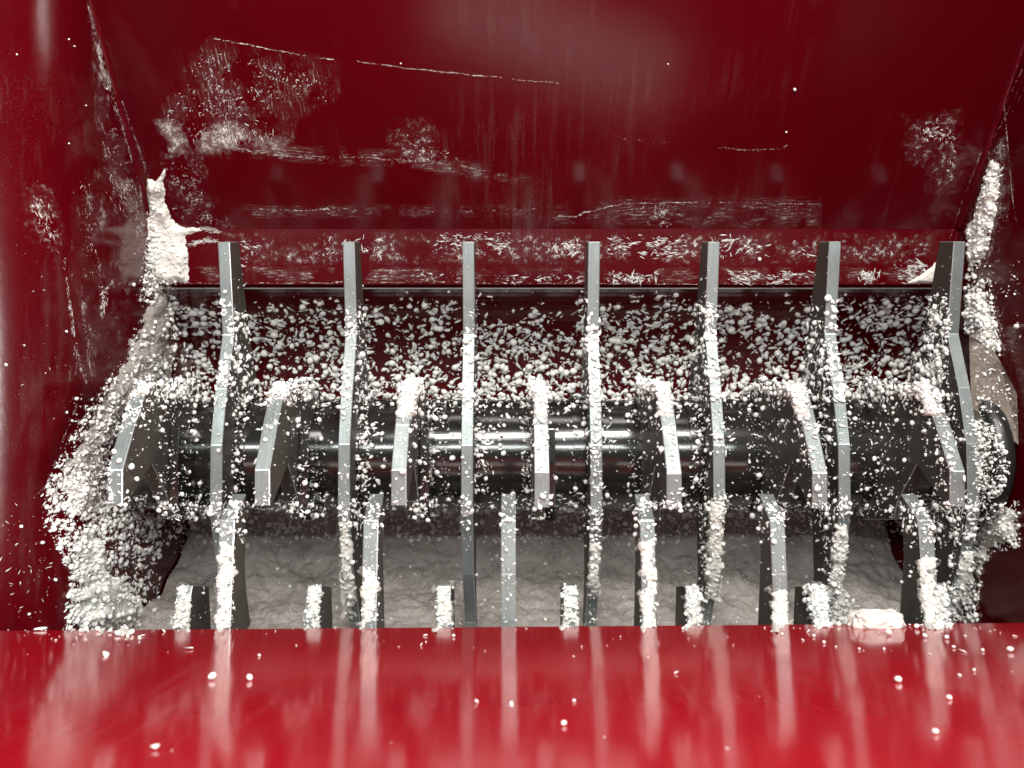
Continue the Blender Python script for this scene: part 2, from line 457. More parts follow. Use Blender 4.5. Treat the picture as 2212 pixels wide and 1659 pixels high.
drift('foam_crust', [(318, 385), (335, 392), (358, 362), (352, 400), (370, 470), (392, 492), (440, 494), (402, 508), (408, 560), (408, 612), (360, 614), (330, 600), (318, 500)], 0.007, 14, 7, M_drift,
      'smooth white packed foam wedge in the upper left hopper corner', 'foam', step=3, seed=1)
drift('foam_crust', [(335, 600), (372, 622), (368, 840), (330, 870), (240, 940), (225, 1100), (150, 1110), (130, 1040), (175, 950), (225, 860), (305, 700)], 0.006, 40, 22, M_pack,
      'slanting foam drift on the left wall beside the shaft end', 'foam', step=4, seed=3)
drift('foam_crust', [(165, 1130), (215, 1140), (235, 1240), (295, 1300), (295, 1368), (160, 1368), (175, 1260)], 0.014, 40, 26, M_drift,
      'bright foam heap in the lower left corner above the lip', 'foam', step=4, seed=4)
drift('foam_crust', [(2140, 345), (2165, 360), (2150, 470), (2130, 540), (2100, 590), (2088, 560), (2090, 500), (2120, 420)], 0.006, 12, 10, M_drift,
      'tall narrow wedge of beads in the upper right hopper corner', 'foam', step=3, seed=5)
drift('foam_crust', [(2085, 620), (2130, 640), (2150, 700), (2160, 760), (2110, 730), (2085, 720)], 0.008, 16, 9, M_drift,
      'lumpy foam clump on the right wall above the gusset bolt', 'foam', step=3, seed=6)
drift('foam_crust', [(2120, 1110), (2190, 1100), (2195, 1170), (2140, 1180), (2110, 1250), (2110, 1180)], 0.007, 20, 12, M_drift,
      'grey foam drift under the black end ring', 'foam', step=4, seed=7)
drift('foam_crust', [(1960, 612), (2015, 575), (2022, 560), (2030, 612)], 0.004, 6, 3, M_drift, 'thin foam fillet beside the rightmost blade on the ledge', 'foam', step=3, seed=8)

# packed foam lining the trough under the shaft
vs = []; fs = []; na, nxx = 70, 330
for i in range(nxx + 1):
    x = XL + 0.002 + (XR - XL - 0.034) * i / nxx
    for j in range(na + 1):
        a = R(-14) + (R(-106) - R(-14)) * j / na
        px_ = x * 40; aa = j * 0.12
        t = 0.012 + 0.007 * mn.noise(Vector((px_ * .55, aa * .9, 3))) + 0.004 * mn.noise(Vector((px_ * 2.3, aa * 3, 5))) + 0.0013 * mn.noise(Vector((px_ * 9, aa * 9, 8)))
        # radial ribs worn by passing blades
        nearest = min(abs(x - (b + TH / 2)) for b in AX); t -= 0.003 * math.exp(-(nearest / 0.012) ** 2)
        t += 0.0035 * abs(mn.noise(Vector((px_ * 5, aa * 5, 2)))) + 0.006
        t = max(t, 0.002) * (1 - 0.85 * max(0, (j / na - 0.78) / 0.22))
        endd = min(0.1, XR - 0.032 - x) + 0.02 * mn.noise(Vector((1.5, aa * 2.2, 9)))
        t -= 0.012 * max(0, 1 - endd / 0.03)
        if j == 0: t = -0.002
        rr = RH - max(t, -0.002)
        vs.append(P(x, c_ax[0] + rr * math.cos(a), c_ax[1] + rr * math.sin(a)))
for i in range(nxx):
    for j in range(na):
        a = i * (na + 1) + j; fs.append((a, a + 1, a + na + 2, a + na + 1))
o = mesh_obj('packed_foam', vs, fs, M_pack, smooth=True, origin=P(0.045, 0.9, -0.24))
tag(o, label='dirty grey brown packed foam lining the trough under the shaft', cat='foam', kind='stuff')

def dust_mat(name, sc, stretch, amt, cut, haze=0.02):
    """thin see-through dust: coarse patches x fine wisps, fading out to the edge of the rubbed area"""
    t = NT(name)
    at = t.n('ShaderNodeAttribute', attribute_name='fade')
    n1 = t.noise(t.coords(stretch), sc, 10, 0.72); n2 = t.noise(t.coords(), 30, 5, 0.65); n3 = t.noise(t.coords(), 500, 3, 0.7)
    w = t.ramp(n1, [(cut, G(0)), (cut + 0.10, G(1))])
    p = t.ramp(n2, [(0.44, G(0)), (0.62, G(1))])
    g = t.ramp(n3, [(0.42, G(0.15)), (0.60, G(1))])
    a = t.mul(t.mul(t.mul(w, g), p), amt)
    a = t.mul(a, t.mul(p, haze), 'ADD')
    a = t.mul(a, at.outputs['Fac'])
    t.l(a, t.b.inputs['Alpha']); t.b.inputs['Base Color'].default_value = (0.78, 0.74, 0.68, 1); t.b.inputs['Roughness'].default_value = 0.9
    t.b.inputs['Specular IOR Level'].default_value = 0.1
    return t.m
M_d1 = dust_mat('dust_scuff', 160, (1, 1, 1), 0.9, 0.52)
M_d2 = dust_mat('dust_streaks_down', 60, (7, 1, 1), 0.7, 0.53)
M_d3 = dust_mat('dust_wiped_sideways', 70, (1, 1, 9), 0.75, 0.52)
M_d4 = dust_mat('dense_dust', 130, (1, 1, 1), 1.0, 0.46, 0.15)
def film(poly, mat, label, ew=25, step=5, seed=1):
    xs = [p[0] for p in poly]; ys = [p[1] for p in poly]
    x0, x1, y0, y1 = min(xs), max(xs), min(ys), max(ys)
    nx = int((x1 - x0) / step) + 1; ny = int((y1 - y0) / step) + 1; vid = {}; vs = []; fd = []; ds = {}
    for i in range(nx + 1):
        for j in range(ny + 1):
            px, py = x0 + i * step, y0 + j * step
            if not inside(px, py, poly): continue
            q = ray(bvhW, px, py)
            if q is None: continue
            vid[(i, j)] = len(vs); vs.append(q[0] + q[1] * (0.00035 + 0.00004 * seed % 0.0003)); ds[(i, j)] = (q[0] - CAM).length
            fd.append(max(0, min(1, edge_dist(px, py, poly) / ew)))
    fs = []
    for (i, j) in vid:
        q = [(i, j), (i + 1, j), (i + 1, j + 1), (i, j + 1)]
        if all(a in vid for a in q) and max(ds[a] for a in q) - min(ds[a] for a in q) < 0.02: fs.append(tuple(vid[a] for a in q))
    o = mesh_obj('dust_film', vs, fs, mat, smooth=True, origin=vs[0])
    at = o.data.attributes.new('fade', 'FLOAT', 'POINT'); at.data.foreach_set('value', fd)
    tag(o, label=label, cat='dust', kind='stuff')
film([(330, 300), (345, 190), (450, 70), (740, 120), (745, 250), (650, 260), (640, 345), (400, 345)], M_d2, 'white dust scuffs on the upper left of the back wall', 45, 7, 1)
film([(325, 255), (500, 255), (640, 300), (600, 340), (410, 335), (400, 360), (340, 360), (345, 300)], M_d4, 'dense rubbed white smear left of the back wall middle', 26, 5, 2)
film([(345, 340), (440, 330), (480, 440), (560, 500), (440, 505), (370, 480)], M_d1, 'fine white scuffing right of the upper left foam wedge', 40, 6, 3)
film([(480, 305), (900, 320), (1020, 345), (1150, 380), (1140, 405), (900, 370), (480, 345)], M_d3, 'wiped dust line across the middle of the back wall', 14, 5, 4)
film([(520, 440), (1180, 436), (1180, 474), (520, 474)], M_d3, 'faint dust line low on the left half of the back wall', 14, 5, 5)
film([(1180, 440), (1330, 420), (1780, 420), (1780, 500), (1180, 490)], M_d3, 'scuffed dust line low on the right half of the back wall', 26, 5, 6)
film([(820, 250), (930, 250), (1010, 350), (990, 385), (840, 360)], M_d1, 'small dust smudge in the centre of the back wall', 40, 6, 7)
film([(1940, 240), (2090, 230), (2090, 420), (2000, 430), (1950, 350)], M_d1, 'curled white scuff at the right of the back wall', 42, 6, 8)
film([(480, 500), (2020, 500), (2020, 575), (480, 575)], M_d1, 'patchy dust along the ledge strip behind the blade tips', 22, 6, 9)
film([(420, 575), (2030, 575), (2030, 613), (420, 613)], M_d3, 'dust along the lower edge of the ledge strip', 10, 4, 10)
film([(190, 60), (225, 60), (330, 400), (330, 600), (240, 560), (200, 300)], M_d2, 'rubbed dust beside the upper left corner weld', 26, 6, 11)
film([(30, 380), (120, 400), (150, 520), (120, 580), (50, 520)], M_d1, 'rubbed dust patch on the far left panel', 36, 6, 12)
film([(150, 360), (250, 360), (320, 620), (230, 830), (140, 830)], M_d2, 'streaked dust on the middle of the left wall', 40, 6, 13)
film([(2090, 330), (2180, 280), (2205, 480), (2150, 600), (2080, 600)], M_d2, 'scratched dust on the right wall beside the bead wedge', 26, 6, 15)
bvhB = build_bvh()
def edge_crust(xl, th, d0, d1, y0, y1, T, rag, label, seed, ext=2):
    def px(x, d): return 1106 + x / d * FPX
    poly = [(px(xl, d0) - ext, y0), (px(xl + th, d0) + ext, y0), (px(xl + th, d1) + ext, y1), (px(xl, d1) - ext, y1)]
    drift('foam_crust', poly, T, 9, rag, M_drift, label, 'foam', step=2.5, seed=seed, bvh=bvhB, lump=0.6)
for i, y0 in ((4, 1080), (5, 1130), (6, 1190)):
    edge_crust(AX[i], TH, .74, .755, y0, 1300, 0.0035, 9, 'foam crust caked on the lower edge of the %s long blade' % ords[i], 30 + i, 5)
edge_crust(AX[1], TH, .74, .755, 1130, 1330, 0.002, 12, 'thin broken foam crust on the lower edge of the second long blade', 37)
edge_crust(AX[3], TH, .74, .755, 1170, 1290, 0.002, 12, 'thin broken foam crust on the lower edge of the fourth long blade', 38)
for i, y0 in ((0, 1135), (1, 1190), (3, 1125), (4, 1230), (5, 1170)):
    edge_crust(CX[i], .012, .64, .63, y0 + 40, 1356, 0.0013, 22, 'rough foam crust on the front of the %s tall comb finger' % ['leftmost', 'second', 'third', 'fourth', 'fifth', 'rightmost'][i], 40 + i, 1)
for i in range(7):
    edge_crust(BX[i], .0122, .70, .675, 828, 900 if i > 1 else 858, 0.0035, 8, 'foam cap on top of the %s hooked tooth' % ords[i], 50 + i, 2)
for i in range(7):
    edge_crust(DX[i], .0125, .695, .69, 1266, 1356, 0.0014, 20, 'foam crust on the front of the %s short comb finger' % ords[i], 60 + i, 0)
bvhA = build_bvh()

# ------------------------------------------------------------------ beads and flakes
ITEMS = []          # (pos, normal, radius, shape, zone, px, py, pxsize)
def place(px, py, size_px, shape, zone, bvh=None, sink=0.25, maxd=None):
    r = ray(bvh or bvhA, px, py)
    if r is None: return False
    h, nrm = r
    d = (h - CAM).dot(F)
    if maxd and d > maxd: return False
    rad = size_px * 0.5 * d / FPX
    ITEMS.append((h + nrm * rad * (1 - sink - (0.3 if zone == 'drum' else 0)) * (0.5 if shape == 'flake' else 1), nrm, rad, shape, zone, px, py, size_px))
    return True
def scatter(poly, n, zone, smin=3, smax=13, power=2.2, roundp=0.35, dens=None, cl=22, clamt=0.55, seed=0, bvh=None, maxd=None):
    xs = [p[0] for p in poly]; ys = [p[1] for p in poly]; k = 0; tries = 0
    while k < n and tries < n * 25:
        tries += 1
        px = random.uniform(min(xs), max(xs)); py = random.uniform(min(ys), max(ys))
        if not inside(px, py, poly): continue
        dd = 1.0 if dens is None else dens(px, py)
        dd *= (1 - clamt) + clamt * max(0, 0.9 + 2.8 * nz2(px, py, cl, seed + 0.5))
        if random.random() > dd: continue
        s = smin + (smax - smin) * random.random() ** power
        rd = random.random() < roundp * (1.0 if s > 7 else 0.5)
        if place(px, py, s, 'round' if rd else 'flake', zone, bvh, maxd=maxd): k += 1
def rect(a, b, c, d): return [(a, b), (c, b), (c, d), (a, d)]

def sm(x, a, b):
    t = max(0, min(1, (x - a) / (b - a))); return t * t * (3 - 2 * t)
# drum plate behind the blades
def dens_drum(px, py):
    top = 640 + 26 * nz(px, 0, 60, 2) + (28 if 1050 < px < 1250 else 0) - (6 if px > 1400 else 0)
    return 0.10 * sm(py, 622, 640) + 0.75 * sm(py, top, top + 50) + 0.5 * sm(py, 790, 840)
scatter([(358, 628), (2040, 628), (2040, 866), (345, 866)], 7000, 'drum', 3, 16.5, 1.7, 0.20, dens_drum, cl=24, clamt=0.75, seed=1)
# back edge of the shaft, shaft itself
scatter(rect(345, 850, 2080, 882), 750, 'shaft', 3, 12, 1.8, 0.4, None, 18, 0.5, 2)
scatter(rect(235, 878, 2090, 1110), 1050, 'shaft', 2.5, 14, 2.2, 0.4, lambda x, y: 0.25 + 0.8 * sm(940 - y, 0, 50) + 0.55 * sm(y, 1050, 1095), 30, 0.75, 3)
# band of chips at the shaft's lower edge and upper trough
scatter(rect(240, 1062, 2110, 1104), 620, 'shaft', 3, 12, 1.9, 0.25, None, 26, 0.7, 44)
scatter(rect(240, 1110, 345, 1350), 220, 'trough', 3, 11, 1.9, 0.3, None, 26, 0.8, 45)
scatter(rect(240, 1085, 2110, 1190), 2600, 'trough', 3, 13, 1.9, 0.25, lambda x, y: 1 - sm(y, 1120, 1190), 24, 0.5, 4)
scatter(rect(360, 1150, 2110, 1350), 500, 'trough', 2.5, 9, 2.2, 0.3, None, 40, 0.95, 5)
# left side
scatter([(340, 370), (350, 470), (405, 560), (408, 612), (365, 625), (300, 610), (318, 500)], 350, 'left corner', 2.5, 8, 2.0, 0.5, lambda x, y: 0.35 + 0.65 * sm(345 - x, -20, 20), 15, 0.4, 6)
scatter([(320, 460), (345, 500), (350, 600), (345, 660), (300, 650), (318, 560)], 420, 'left corner', 2.5, 10, 2.2, 0.35, None, 15, 0.3, 7)
scatter([(340, 610), (378, 625), (385, 850), (330, 880), (245, 950), (240, 1100), (150, 1110), (90, 1070), (140, 960), (215, 850), (300, 690)], 2000, 'left drift', 2.5, 11, 2.3, 0.2, lambda x, y: 0.4 + 0.6 * sm(y, 800, 920), 26, 0.8, 8)
scatter([(100, 1040), (160, 1000), (235, 1100), (240, 1220), (305, 1290), (305, 1362), (135, 1366), (150, 1240), (90, 1120)], 2500, 'left heap', 2.5, 13, 2.0, 0.3, lambda x, y: 0.25 + 0.75 * sm(x + (y - 1100) * -0.1, 95, 170), 30, 0.85, 9)
scatter([(235, 1100), (350, 1110), (345, 1180), (310, 1300), (240, 1290)], 500, 'left heap', 3, 12, 1.8, 0.4, None, 22, 0.6, 10)
scatter(rect(150, 860, 200, 1355), 250, 'left wall', 2.5, 9, 2, 0.3, None, 30, 0.8, 11)
# right side
scatter([(2140, 345), (2168, 360), (2150, 470), (2130, 560), (2100, 600), (2088, 560), (2090, 500)], 450, 'right corner', 2.5, 11, 1.8, 0.4, None, 15, 0.3, 12)
scatter([(2085, 590), (2140, 600), (2155, 700), (2165, 770), (2110, 735), (2085, 720)], 450, 'right drift', 3, 12, 1.7, 0.4, None, 15, 0.3, 13)
scatter([(2098, 720), (2150, 770), (2200, 860), (2200, 940), (2110, 900)], 170, 'right drift', 2.5, 9, 2, 0.2, None, 25, 0.6, 18)
scatter(rect(2080, 560, 2205, 760), 90, 'right wall', 2, 7, 2, 0.3, None, 25, 0.6, 14)
scatter([(2098, 900), (2150, 920), (2180, 1000), (2170, 1060), (2110, 1100)], 500, 'right drift', 3, 11, 1.8, 0.25, None, 20, 0.4, 15)
scatter([(2100, 1090), (2205, 1080), (2205, 1180), (2130, 1200), (2110, 1330), (2090, 1330)], 550, 'right drift', 3, 10, 1.8, 0.35, None, 20, 0.4, 16)
scatter([(1955, 640), (2050, 640), (2050, 860), (1955, 860)], 420, 'drum', 3, 12, 1.8, 0.4, lambda x, y: sm(x, 1950, 2010), 25, 0.4, 17)
# foam on tooth tops and lower blade edges
for i, bx in enumerate(BX):
    x0 = 1106 + bx / .682 * FPX; x1 = 1106 + (bx + .0122) / .682 * FPX; xb = 1106 + bx / .79 * FPX
    lo, hi = min(x0, xb), max(x1, xb + 20)
    scatter(rect(lo, 816, hi, 850), 190, 'hook', 3, 12, 1.6, 0.45, None, 12, 0.2, 20 + i, maxd=.83)
    scatter(rect(x0 - 2, 845, x1 + 6, 1010), (45, 45, 110, 130, 150, 170, 130)[i], 'hook', 2.2, 9, 1.9, 0.4, lambda x, y: 1 - 0.75 * sm(y, 870, 1010), 14, 0.5, 30 + i, maxd=.70)
    # side faces
    xs0 = 1106 + (bx + (.0122 if bx < 0 else 0)) / .70 * FPX
    a, b = (xs0, xs0 + 75) if bx < 0 else (xs0 - 100 * min(1, bx / .35) - 18, xs0)
    scatter(rect(a, 840, b, 1060), 170, 'hook', 2.2, 8, 2.0, 0.2, None, 16, 0.6, 40 + i, maxd=.80)
amounts = {0: (28, 20), 1: (50, 100), 2: (16, 5), 3: (40, 70), 4: (36, 220), 5: (10, 220), 6: (40, 220)}
for i, ax_ in enumerate(AX):
    for (y0, y1, n_, dd) in ((540, 860, 14, .765), (860, 1100, amounts[i][0], .735), (1100 if i != 5 else 1150, 1345, amounts[i][1], .745)):
        x0 = 1106 + ax_ / dd * FPX; x1 = 1106 + (ax_ + TH) / dd * FPX
        wide = 7 if y0 > 1000 and amounts[i][1] > 100 else -1
        scatter(rect(x0 - wide - (14 if i > 3 and y0 > 1000 else 0), y0, x1 + wide, y1), n_, 'long', 2.2, 6 if y0 < 800 else (8 if y0 < 1000 else 12), 2.4, 0.22, None, 22, 0.75, 50 + i, maxd=.80)
    # side faces
    xs0 = 1106 + (ax_ + (TH if ax_ < 0 else 0)) / .76 * FPX
    a, b = (xs0, xs0 + 36) if ax_ < 0 else (xs0 - 38, xs0)
    scatter(rect(a, 560, b, 860), 50, 'long', 2, 7, 2.0, 0.3, lambda x, y: 0.3 + 0.7 * sm(y, 600, 760), 16, 0.6, 60 + i, maxd=.85)
    # heaps against the blade where it meets the shaft
    a, b = (xs0 - 2, xs0 + 30) if i < 4 else (xs0 - 34, xs0 + 8)
    scatter(rect(a, 860, b, 1060), 120, 'shaft', 3, 11, 1.8, 0.4, None, 18, 0.5, 70 + i)
    if i: scatter(rect(xs0 + 4, 900, xs0 + 60, 980), 40, 'shaft', 3, 12, 1.8, 0.4, None, 18, 0.5, 90 + i)
tallamt = [220, 150, 50, 120, 90, 180]
for i, cx_ in enumerate(CX):
    x0 = 1106 + cx_ / .634 * FPX; x1 = 1106 + (cx_ + .012) / .634 * FPX
    scatter(rect(x0 - 1, 1080, x1 + 2, 1357), tallamt[i], 'tall', 2.2, 8, 2.2, 0.2, lambda x, y: 0.25 + 0.75 * sm(y, 1150, 1300), 20, 0.4, 100 + i, maxd=.70)
for i, dx_ in enumerate(DX):
    x0 = 1106 + dx_ / .69 * FPX; x1 = 1106 + (dx_ + .0125) / .69 * FPX
    scatter(rect(x0 - 2, 1262, x1 + 3, 1357), (110, 130, 90, 110, 160, 330, 330)[i], 'short', 2.5, 10 if i < 4 else 12, 1.8, 0.35, None, 20, 0.4, 110 + i, maxd=.76)
scatter([(1740, 1262), (1800, 1255), (1850, 1300), (1850, 1352), (1770, 1352), (1735, 1300)], 380, 'short', 3, 13, 1.7, 0.5, None, 20, 0.4, 120)
scatter([(2030, 1260), (2075, 1255), (2110, 1270), (2115, 1340), (2040, 1352)], 330, 'short', 3, 12, 1.7, 0.4, None, 20, 0.4, 121)

# --- smears on the paint: thin crumbs rubbed along lines and over patches
def smear_line(pts, n, zone='paint', width=2.0, s=(1.5, 4), gaps=0.35, seed=0, aspect=3.2):
    L = [0]
    for a, b in zip(pts, pts[1:]): L.append(L[-1] + math.hypot(b[0] - a[0], b[1] - a[1]))
    for _ in range(int(n * 1.5)):
        t = random.random() * L[-1]
        if nz2(t, seed * 50, 20, seed) * 1.3 < gaps - 0.45 + random.uniform(-.5, .7): continue
        for i in range(len(pts) - 1):
            if t <= L[i + 1]:
                k = (t - L[i]) / (L[i + 1] - L[i] + 1e-9); px = pts[i][0] + k * (pts[i + 1][0] - pts[i][0]); py = pts[i][1] + k * (pts[i + 1][1] - pts[i][1])
                ang = (pts[i + 1][0] - pts[i][0], pts[i + 1][1] - pts[i][1]); break
        wv = width * (0.6 + 1.2 * abs(nz(t, 3, 30, seed + 9))); px += random.gauss(0, wv * .5); py += random.gauss(0, wv * .5) + 2.2 * nz(t, 9, 18, seed + 4)
        r = ray(bvhW, px, py)
        if r is None: continue
        h, nrm = r; d = (h - CAM).dot(F); rad = (s[0] * .5 + (s[1] - s[0]) * .8 * random.random() ** 2.5) * (0.45 + 0.9 * abs(nz(t, 77, 35, seed))) * .5 * d / FPX
        h2 = ray(bvhW, px + ang[0] * 0.02, py + ang[1] * 0.02)
        dirv = (h2[0] - h).normalized() if h2 else X
        ITEMS.append((h + nrm * rad * 0.1, nrm, rad, ('smear', dirv, aspect), zone, px, py, rad))
def smear_patch(poly, n, s=(1.5, 4.5), cl=14, clamt=0.9, seed=0, ang=None, aspect=1.8, zone='paint', dens=None):
    xs = [p[0] for p in poly]; ys = [p[1] for p in poly]; k = 0; tr = 0
    n = int(n * .65)
    while k < n and tr < 20 * n:
        tr += 1
        px = random.uniform(min(xs), max(xs)); py = random.uniform(min(ys), max(ys))
        if not inside(px, py, poly): continue
        if random.random() > (1 - clamt) + clamt * max(0, 2.6 * nz2(px, py, cl * .6, seed) + 1.2 * nz(px, py, cl * 3, seed + 7) + 0.05): continue
        if random.random() > 0.06 + edge_dist(px, py, poly) / 26: continue
        r = ray(bvhW, px, py)
        if r is None: continue
        h, nrm = r; d = (h - CAM).dot(F); rad = (s[0] * .6 + (s[1] - s[0]) * random.random() ** 3.5) * .5 * d / FPX
        an = random.uniform(0, 6.28) if ang is None else ang + random.gauss(0, .35)
        h2 = ray(bvhW, px + 3 * math.cos(an), py + 3 * math.sin(an))
        dirv = (h2[0] - h).normalized() if h2 else X
        ITEMS.append((h + nrm * rad * 0.1, nrm, rad, ('smear', dirv, aspect * random.uniform(.6, 1.9)), zone, px, py, rad)); k += 1
smear_line([(455, 82), (520, 94), (640, 118), (720, 128)], 260, width=1.6, seed=1, gaps=.3)
smear_line([(770, 133), (870, 146), (950, 155), (1060, 166), (1205, 180)], 420, width=1.5, seed=2, gaps=.25, s=(1.5, 3.5))
smear_line([(500, 318), (600, 336), (700, 340), (800, 340), (900, 350)], 420, width=3, seed=3)
smear_line([(930, 350), (1010, 362), (1100, 382)], 130, width=3.5, seed=4, s=(1.2, 3))
smear_line([(560, 452), (640, 455), (710, 452)], 120, width=2, seed=5)
smear_line([(860, 458), (1000, 456), (1160, 452)], 150, width=2.5, seed=6, s=(1.2, 2.6), gaps=.5)
smear_line([(1205, 468), (1245, 468), (1275, 458)], 110, width=1.6, seed=7, gaps=.1)
smear_line([(1250, 462), (1300, 450), (1350, 440), (1440, 438), (1560, 438), (1760, 441)], 520, width=1.6, seed=8)
smear_line([(1550, 318), (1610, 324), (1690, 322), (1700, 314)], 130, width=1.5, seed=9, s=(1.2, 2.8))
smear_line([(1330, 300), (1400, 305), (1480, 312)], 60, width=2.5, seed=10, s=(1, 2.2))
smear_patch([(345, 270), (370, 190), (450, 95), (720, 165), (722, 225), (640, 215), (560, 300), (430, 262)], 950, s=(1.2, 4.2), seed=11, cl=16)
smear_patch([(350, 265), (600, 270), (600, 320), (400, 320)], 350, s=(1.2, 4), seed=12, ang=1.57, aspect=3.5)
smear_patch([(355, 350), (430, 330), (450, 440), (520, 495), (430, 490), (370, 460)], 420, s=(1, 3.2), seed=13)
smear_patch([(850, 280), (900, 270), (920, 300), (1000, 345), (990, 372), (900, 360), (850, 330)], 220, s=(1.2, 4), seed=14)
smear_patch([(1350, 438), (1470, 438), (1450, 490), (1400, 490)], 160, s=(1.2, 3.5), seed=15)
smear_patch([(1410, 445), (1435, 440), (1440, 490), (1415, 485)], 90, s=(1.5, 4), seed=16, clamt=.4)
smear_patch([(1985, 290), (2000, 260), (2060, 255), (2068, 330), (2060, 400), (2045, 390), (2050, 320), (2000, 310)], 330, s=(1.3, 5), seed=17)
smear_line([(1990, 290), (2020, 282), (2055, 300), (2062, 340), (2050, 400)], 200, width=4, s=(1.5, 5), seed=18)
# ledge strip
for j, (a, b, c, d, n_) in enumerate(((520, 520, 560, 580, 90), (680, 510, 830, 565, 160), (935, 500, 1110, 558, 360), (1190, 512, 1262, 560, 220), (1305, 505, 1480, 560, 560), (1535, 508, 1660, 556, 240), (1700, 520, 1760, 560, 60), (870, 585, 1000, 612, 70), (1070, 592, 1260, 614, 200), (1310, 588, 1420, 614, 420), (1570, 585, 1760, 618, 520), (1845, 585, 1900, 614, 300), (1930, 560, 2020, 615, 380))):
    smear_patch(rect(a, b, c, d), n_, s=(1.5, 6.5), seed=20 + j, clamt=.95, cl=13, ang=None if j % 2 else 0.2, aspect=2.2)
smear_line([(372, 612), (900, 610), (1500, 614), (2030, 612)], 1300, width=1.6, s=(1.2, 3.6), seed=40, gaps=.42)
smear_line([(405, 530), (450, 520), (470, 522)], 200, width=6, s=(2, 6), seed=41, gaps=0)
smear_line([(395, 500), (440, 494), (475, 498)], 260, width=7, s=(2, 7), seed=42, gaps=0)
# left corner weld and left wall
smear_line([(195, 10), (208, 90), (225, 170), (262, 260), (285, 340), (315, 430)], 900, width=7, s=(1.5, 5), seed=43, gaps=.35)
smear_line([(205, 60), (240, 160), (275, 250), (320, 380), (330, 460)], 420, width=3, s=(1.2, 3.2), seed=44, gaps=.4)
smear_line([(212, 100), (222, 150), (238, 190)], 260, width=5, s=(2, 6), seed=45, gaps=.1)
smear_patch([(225, 230), (262, 300), (310, 440), (330, 530), (240, 450), (215, 330)], 520, s=(1.2, 4), seed=46, ang=1.2, aspect=3)
smear_patch([(55, 420), (95, 420), (130, 500), (128, 560), (95, 520)], 260, s=(1.3, 4.5), seed=47, ang=1.1, aspect=2.2)
smear_patch([(165, 380), (195, 370), (205, 520), (230, 600), (190, 610), (178, 500)], 300, s=(1.2, 4), seed=48, ang=1.6, aspect=2)
smear_line([(140, 560), (150, 650), (165, 760), (188, 830)], 420, width=5, s=(1.5, 5), seed=49, gaps=.3)
smear_line([(175, 620), (185, 720), (200, 830)], 260, width=5, s=(1.5, 5), seed=50, gaps=.35)
smear_line([(180, 840), (140, 940), (100, 1050), (60, 1090)], 200, width=3, s=(1.5, 4), seed=51, gaps=.45)
smear_patch([(215, 620), (240, 615), (232, 665), (215, 690)], 140, s=(2, 7), seed=52, clamt=.4)
smear_patch([(0, 1060), (140, 1100), (140, 1350), (0, 1350)], 120, s=(2, 7), seed=53)
smear_patch([(20, 380), (330, 380), (330, 620), (240, 820), (20, 1000)], 200, s=(1.2, 4), seed=54, clamt=.6)
# right wall lines
for j, (dx_, n_) in enumerate(((0, 300), (12, 220), (24, 160))):
    smear_line([(2208 + dx_, 150), (2165 + dx_, 240), (2120 + dx_, 330), (2080 + dx_, 430), (2050 + dx_, 520)], n_, width=1.3, s=(1.0, 2.4), seed=55 + j, gaps=.35)
smear_line([(2168, 220), (2178, 330), (2186, 420), (2196, 485)], 260, width=1.6, s=(1.2, 3.2), seed=59, gaps=.1)
smear_patch([(2130, 330), (2170, 300), (2175, 470), (2150, 520), (2150, 400)], 260, s=(1.2, 4), seed=60)
smear_patch(rect(2080, 560, 2212, 830), 150, s=(1.2, 5), seed=61, clamt=.6)
# lone specks on the red walls
for (px, py, s) in ((1443, 138, 4), (1716, 193, 7), (1698, 285, 5), (148, 85, 4), (160, 100, 4), (36, 118, 4), (230, 192, 4), (866, 137, 4), (148, 310, 4), (185, 228, 4), (286, 615, 9), (290, 548, 4),
                    (142, 716, 6), (143, 891, 6), (12, 788, 7), (98, 806, 3), (52, 746, 4), (2140, 575, 5), (2200, 705, 12), (2175, 640, 5), (1640, 560, 8), (255, 1030, 6), (45, 1137, 7), (90, 1172, 8), (118, 1252, 8), (62, 1326, 6)):
    place(px, py, s, 'round', 'wall', bvhW)

# front lip beads
LIPB = [(335, 1620, 26), (372, 1622, 5), (458, 1468, 17), (539, 1470, 15), (228, 1417, 18), (408, 1403, 15), (86, 1362, 20), (254, 1372, 12), (284, 1370, 12), (300, 1378, 10), (298, 1340, 8),
        (1105, 1522, 22), (1030, 1518, 12), (910, 1395, 8), (918, 1374, 9), (862, 1398, 6), (980, 1376, 7), (1218, 1567, 12), (1238, 1418, 7), (1340, 1377, 8), (1460, 1456, 13), (1475, 1360, 8),
        (1463, 1350, 14), (1570, 1620, 12), (1305, 1594, 4), (1240, 1516, 7), (1256, 1398, 6), (1500, 1396, 5), (1940, 1474, 15), (2050, 1511, 11), (2020, 1585, 12), (1910, 1404, 10), (1920, 1372, 14),
        (2045, 1380, 9), (2078, 1408, 12), (2088, 1412, 7), (2123, 1407, 7), (2182, 1408, 13), (2160, 1368, 9), (2192, 1375, 8), (2104, 1450, 7), (2075, 1460, 9), (2185, 1452, 6), (2008, 1414, 8),
        (1856, 1404, 6), (1780, 1390, 7), (2060, 1400, 7), (2140, 1365, 6), (1400, 1420, 4), (640, 1395, 5), (560, 1418, 6), (1640, 1505, 4), (1690, 1372, 6), (1745, 1366, 9), (1758, 1376, 7), (120, 1384, 6), (845, 1606, 4),
        (270, 1382, 7), (310, 1374, 8), (355, 1365, 9), (238, 1366, 9), (300, 1388, 6), (1998, 1377, 10), (1980, 1358, 12), (1965, 1352, 9), (2025, 1358, 8)]
for px, py, s in LIPB: place(px, py, s, 'round' if random.random() < .35 else 'flake', 'lip', bvhW, sink=0.05)
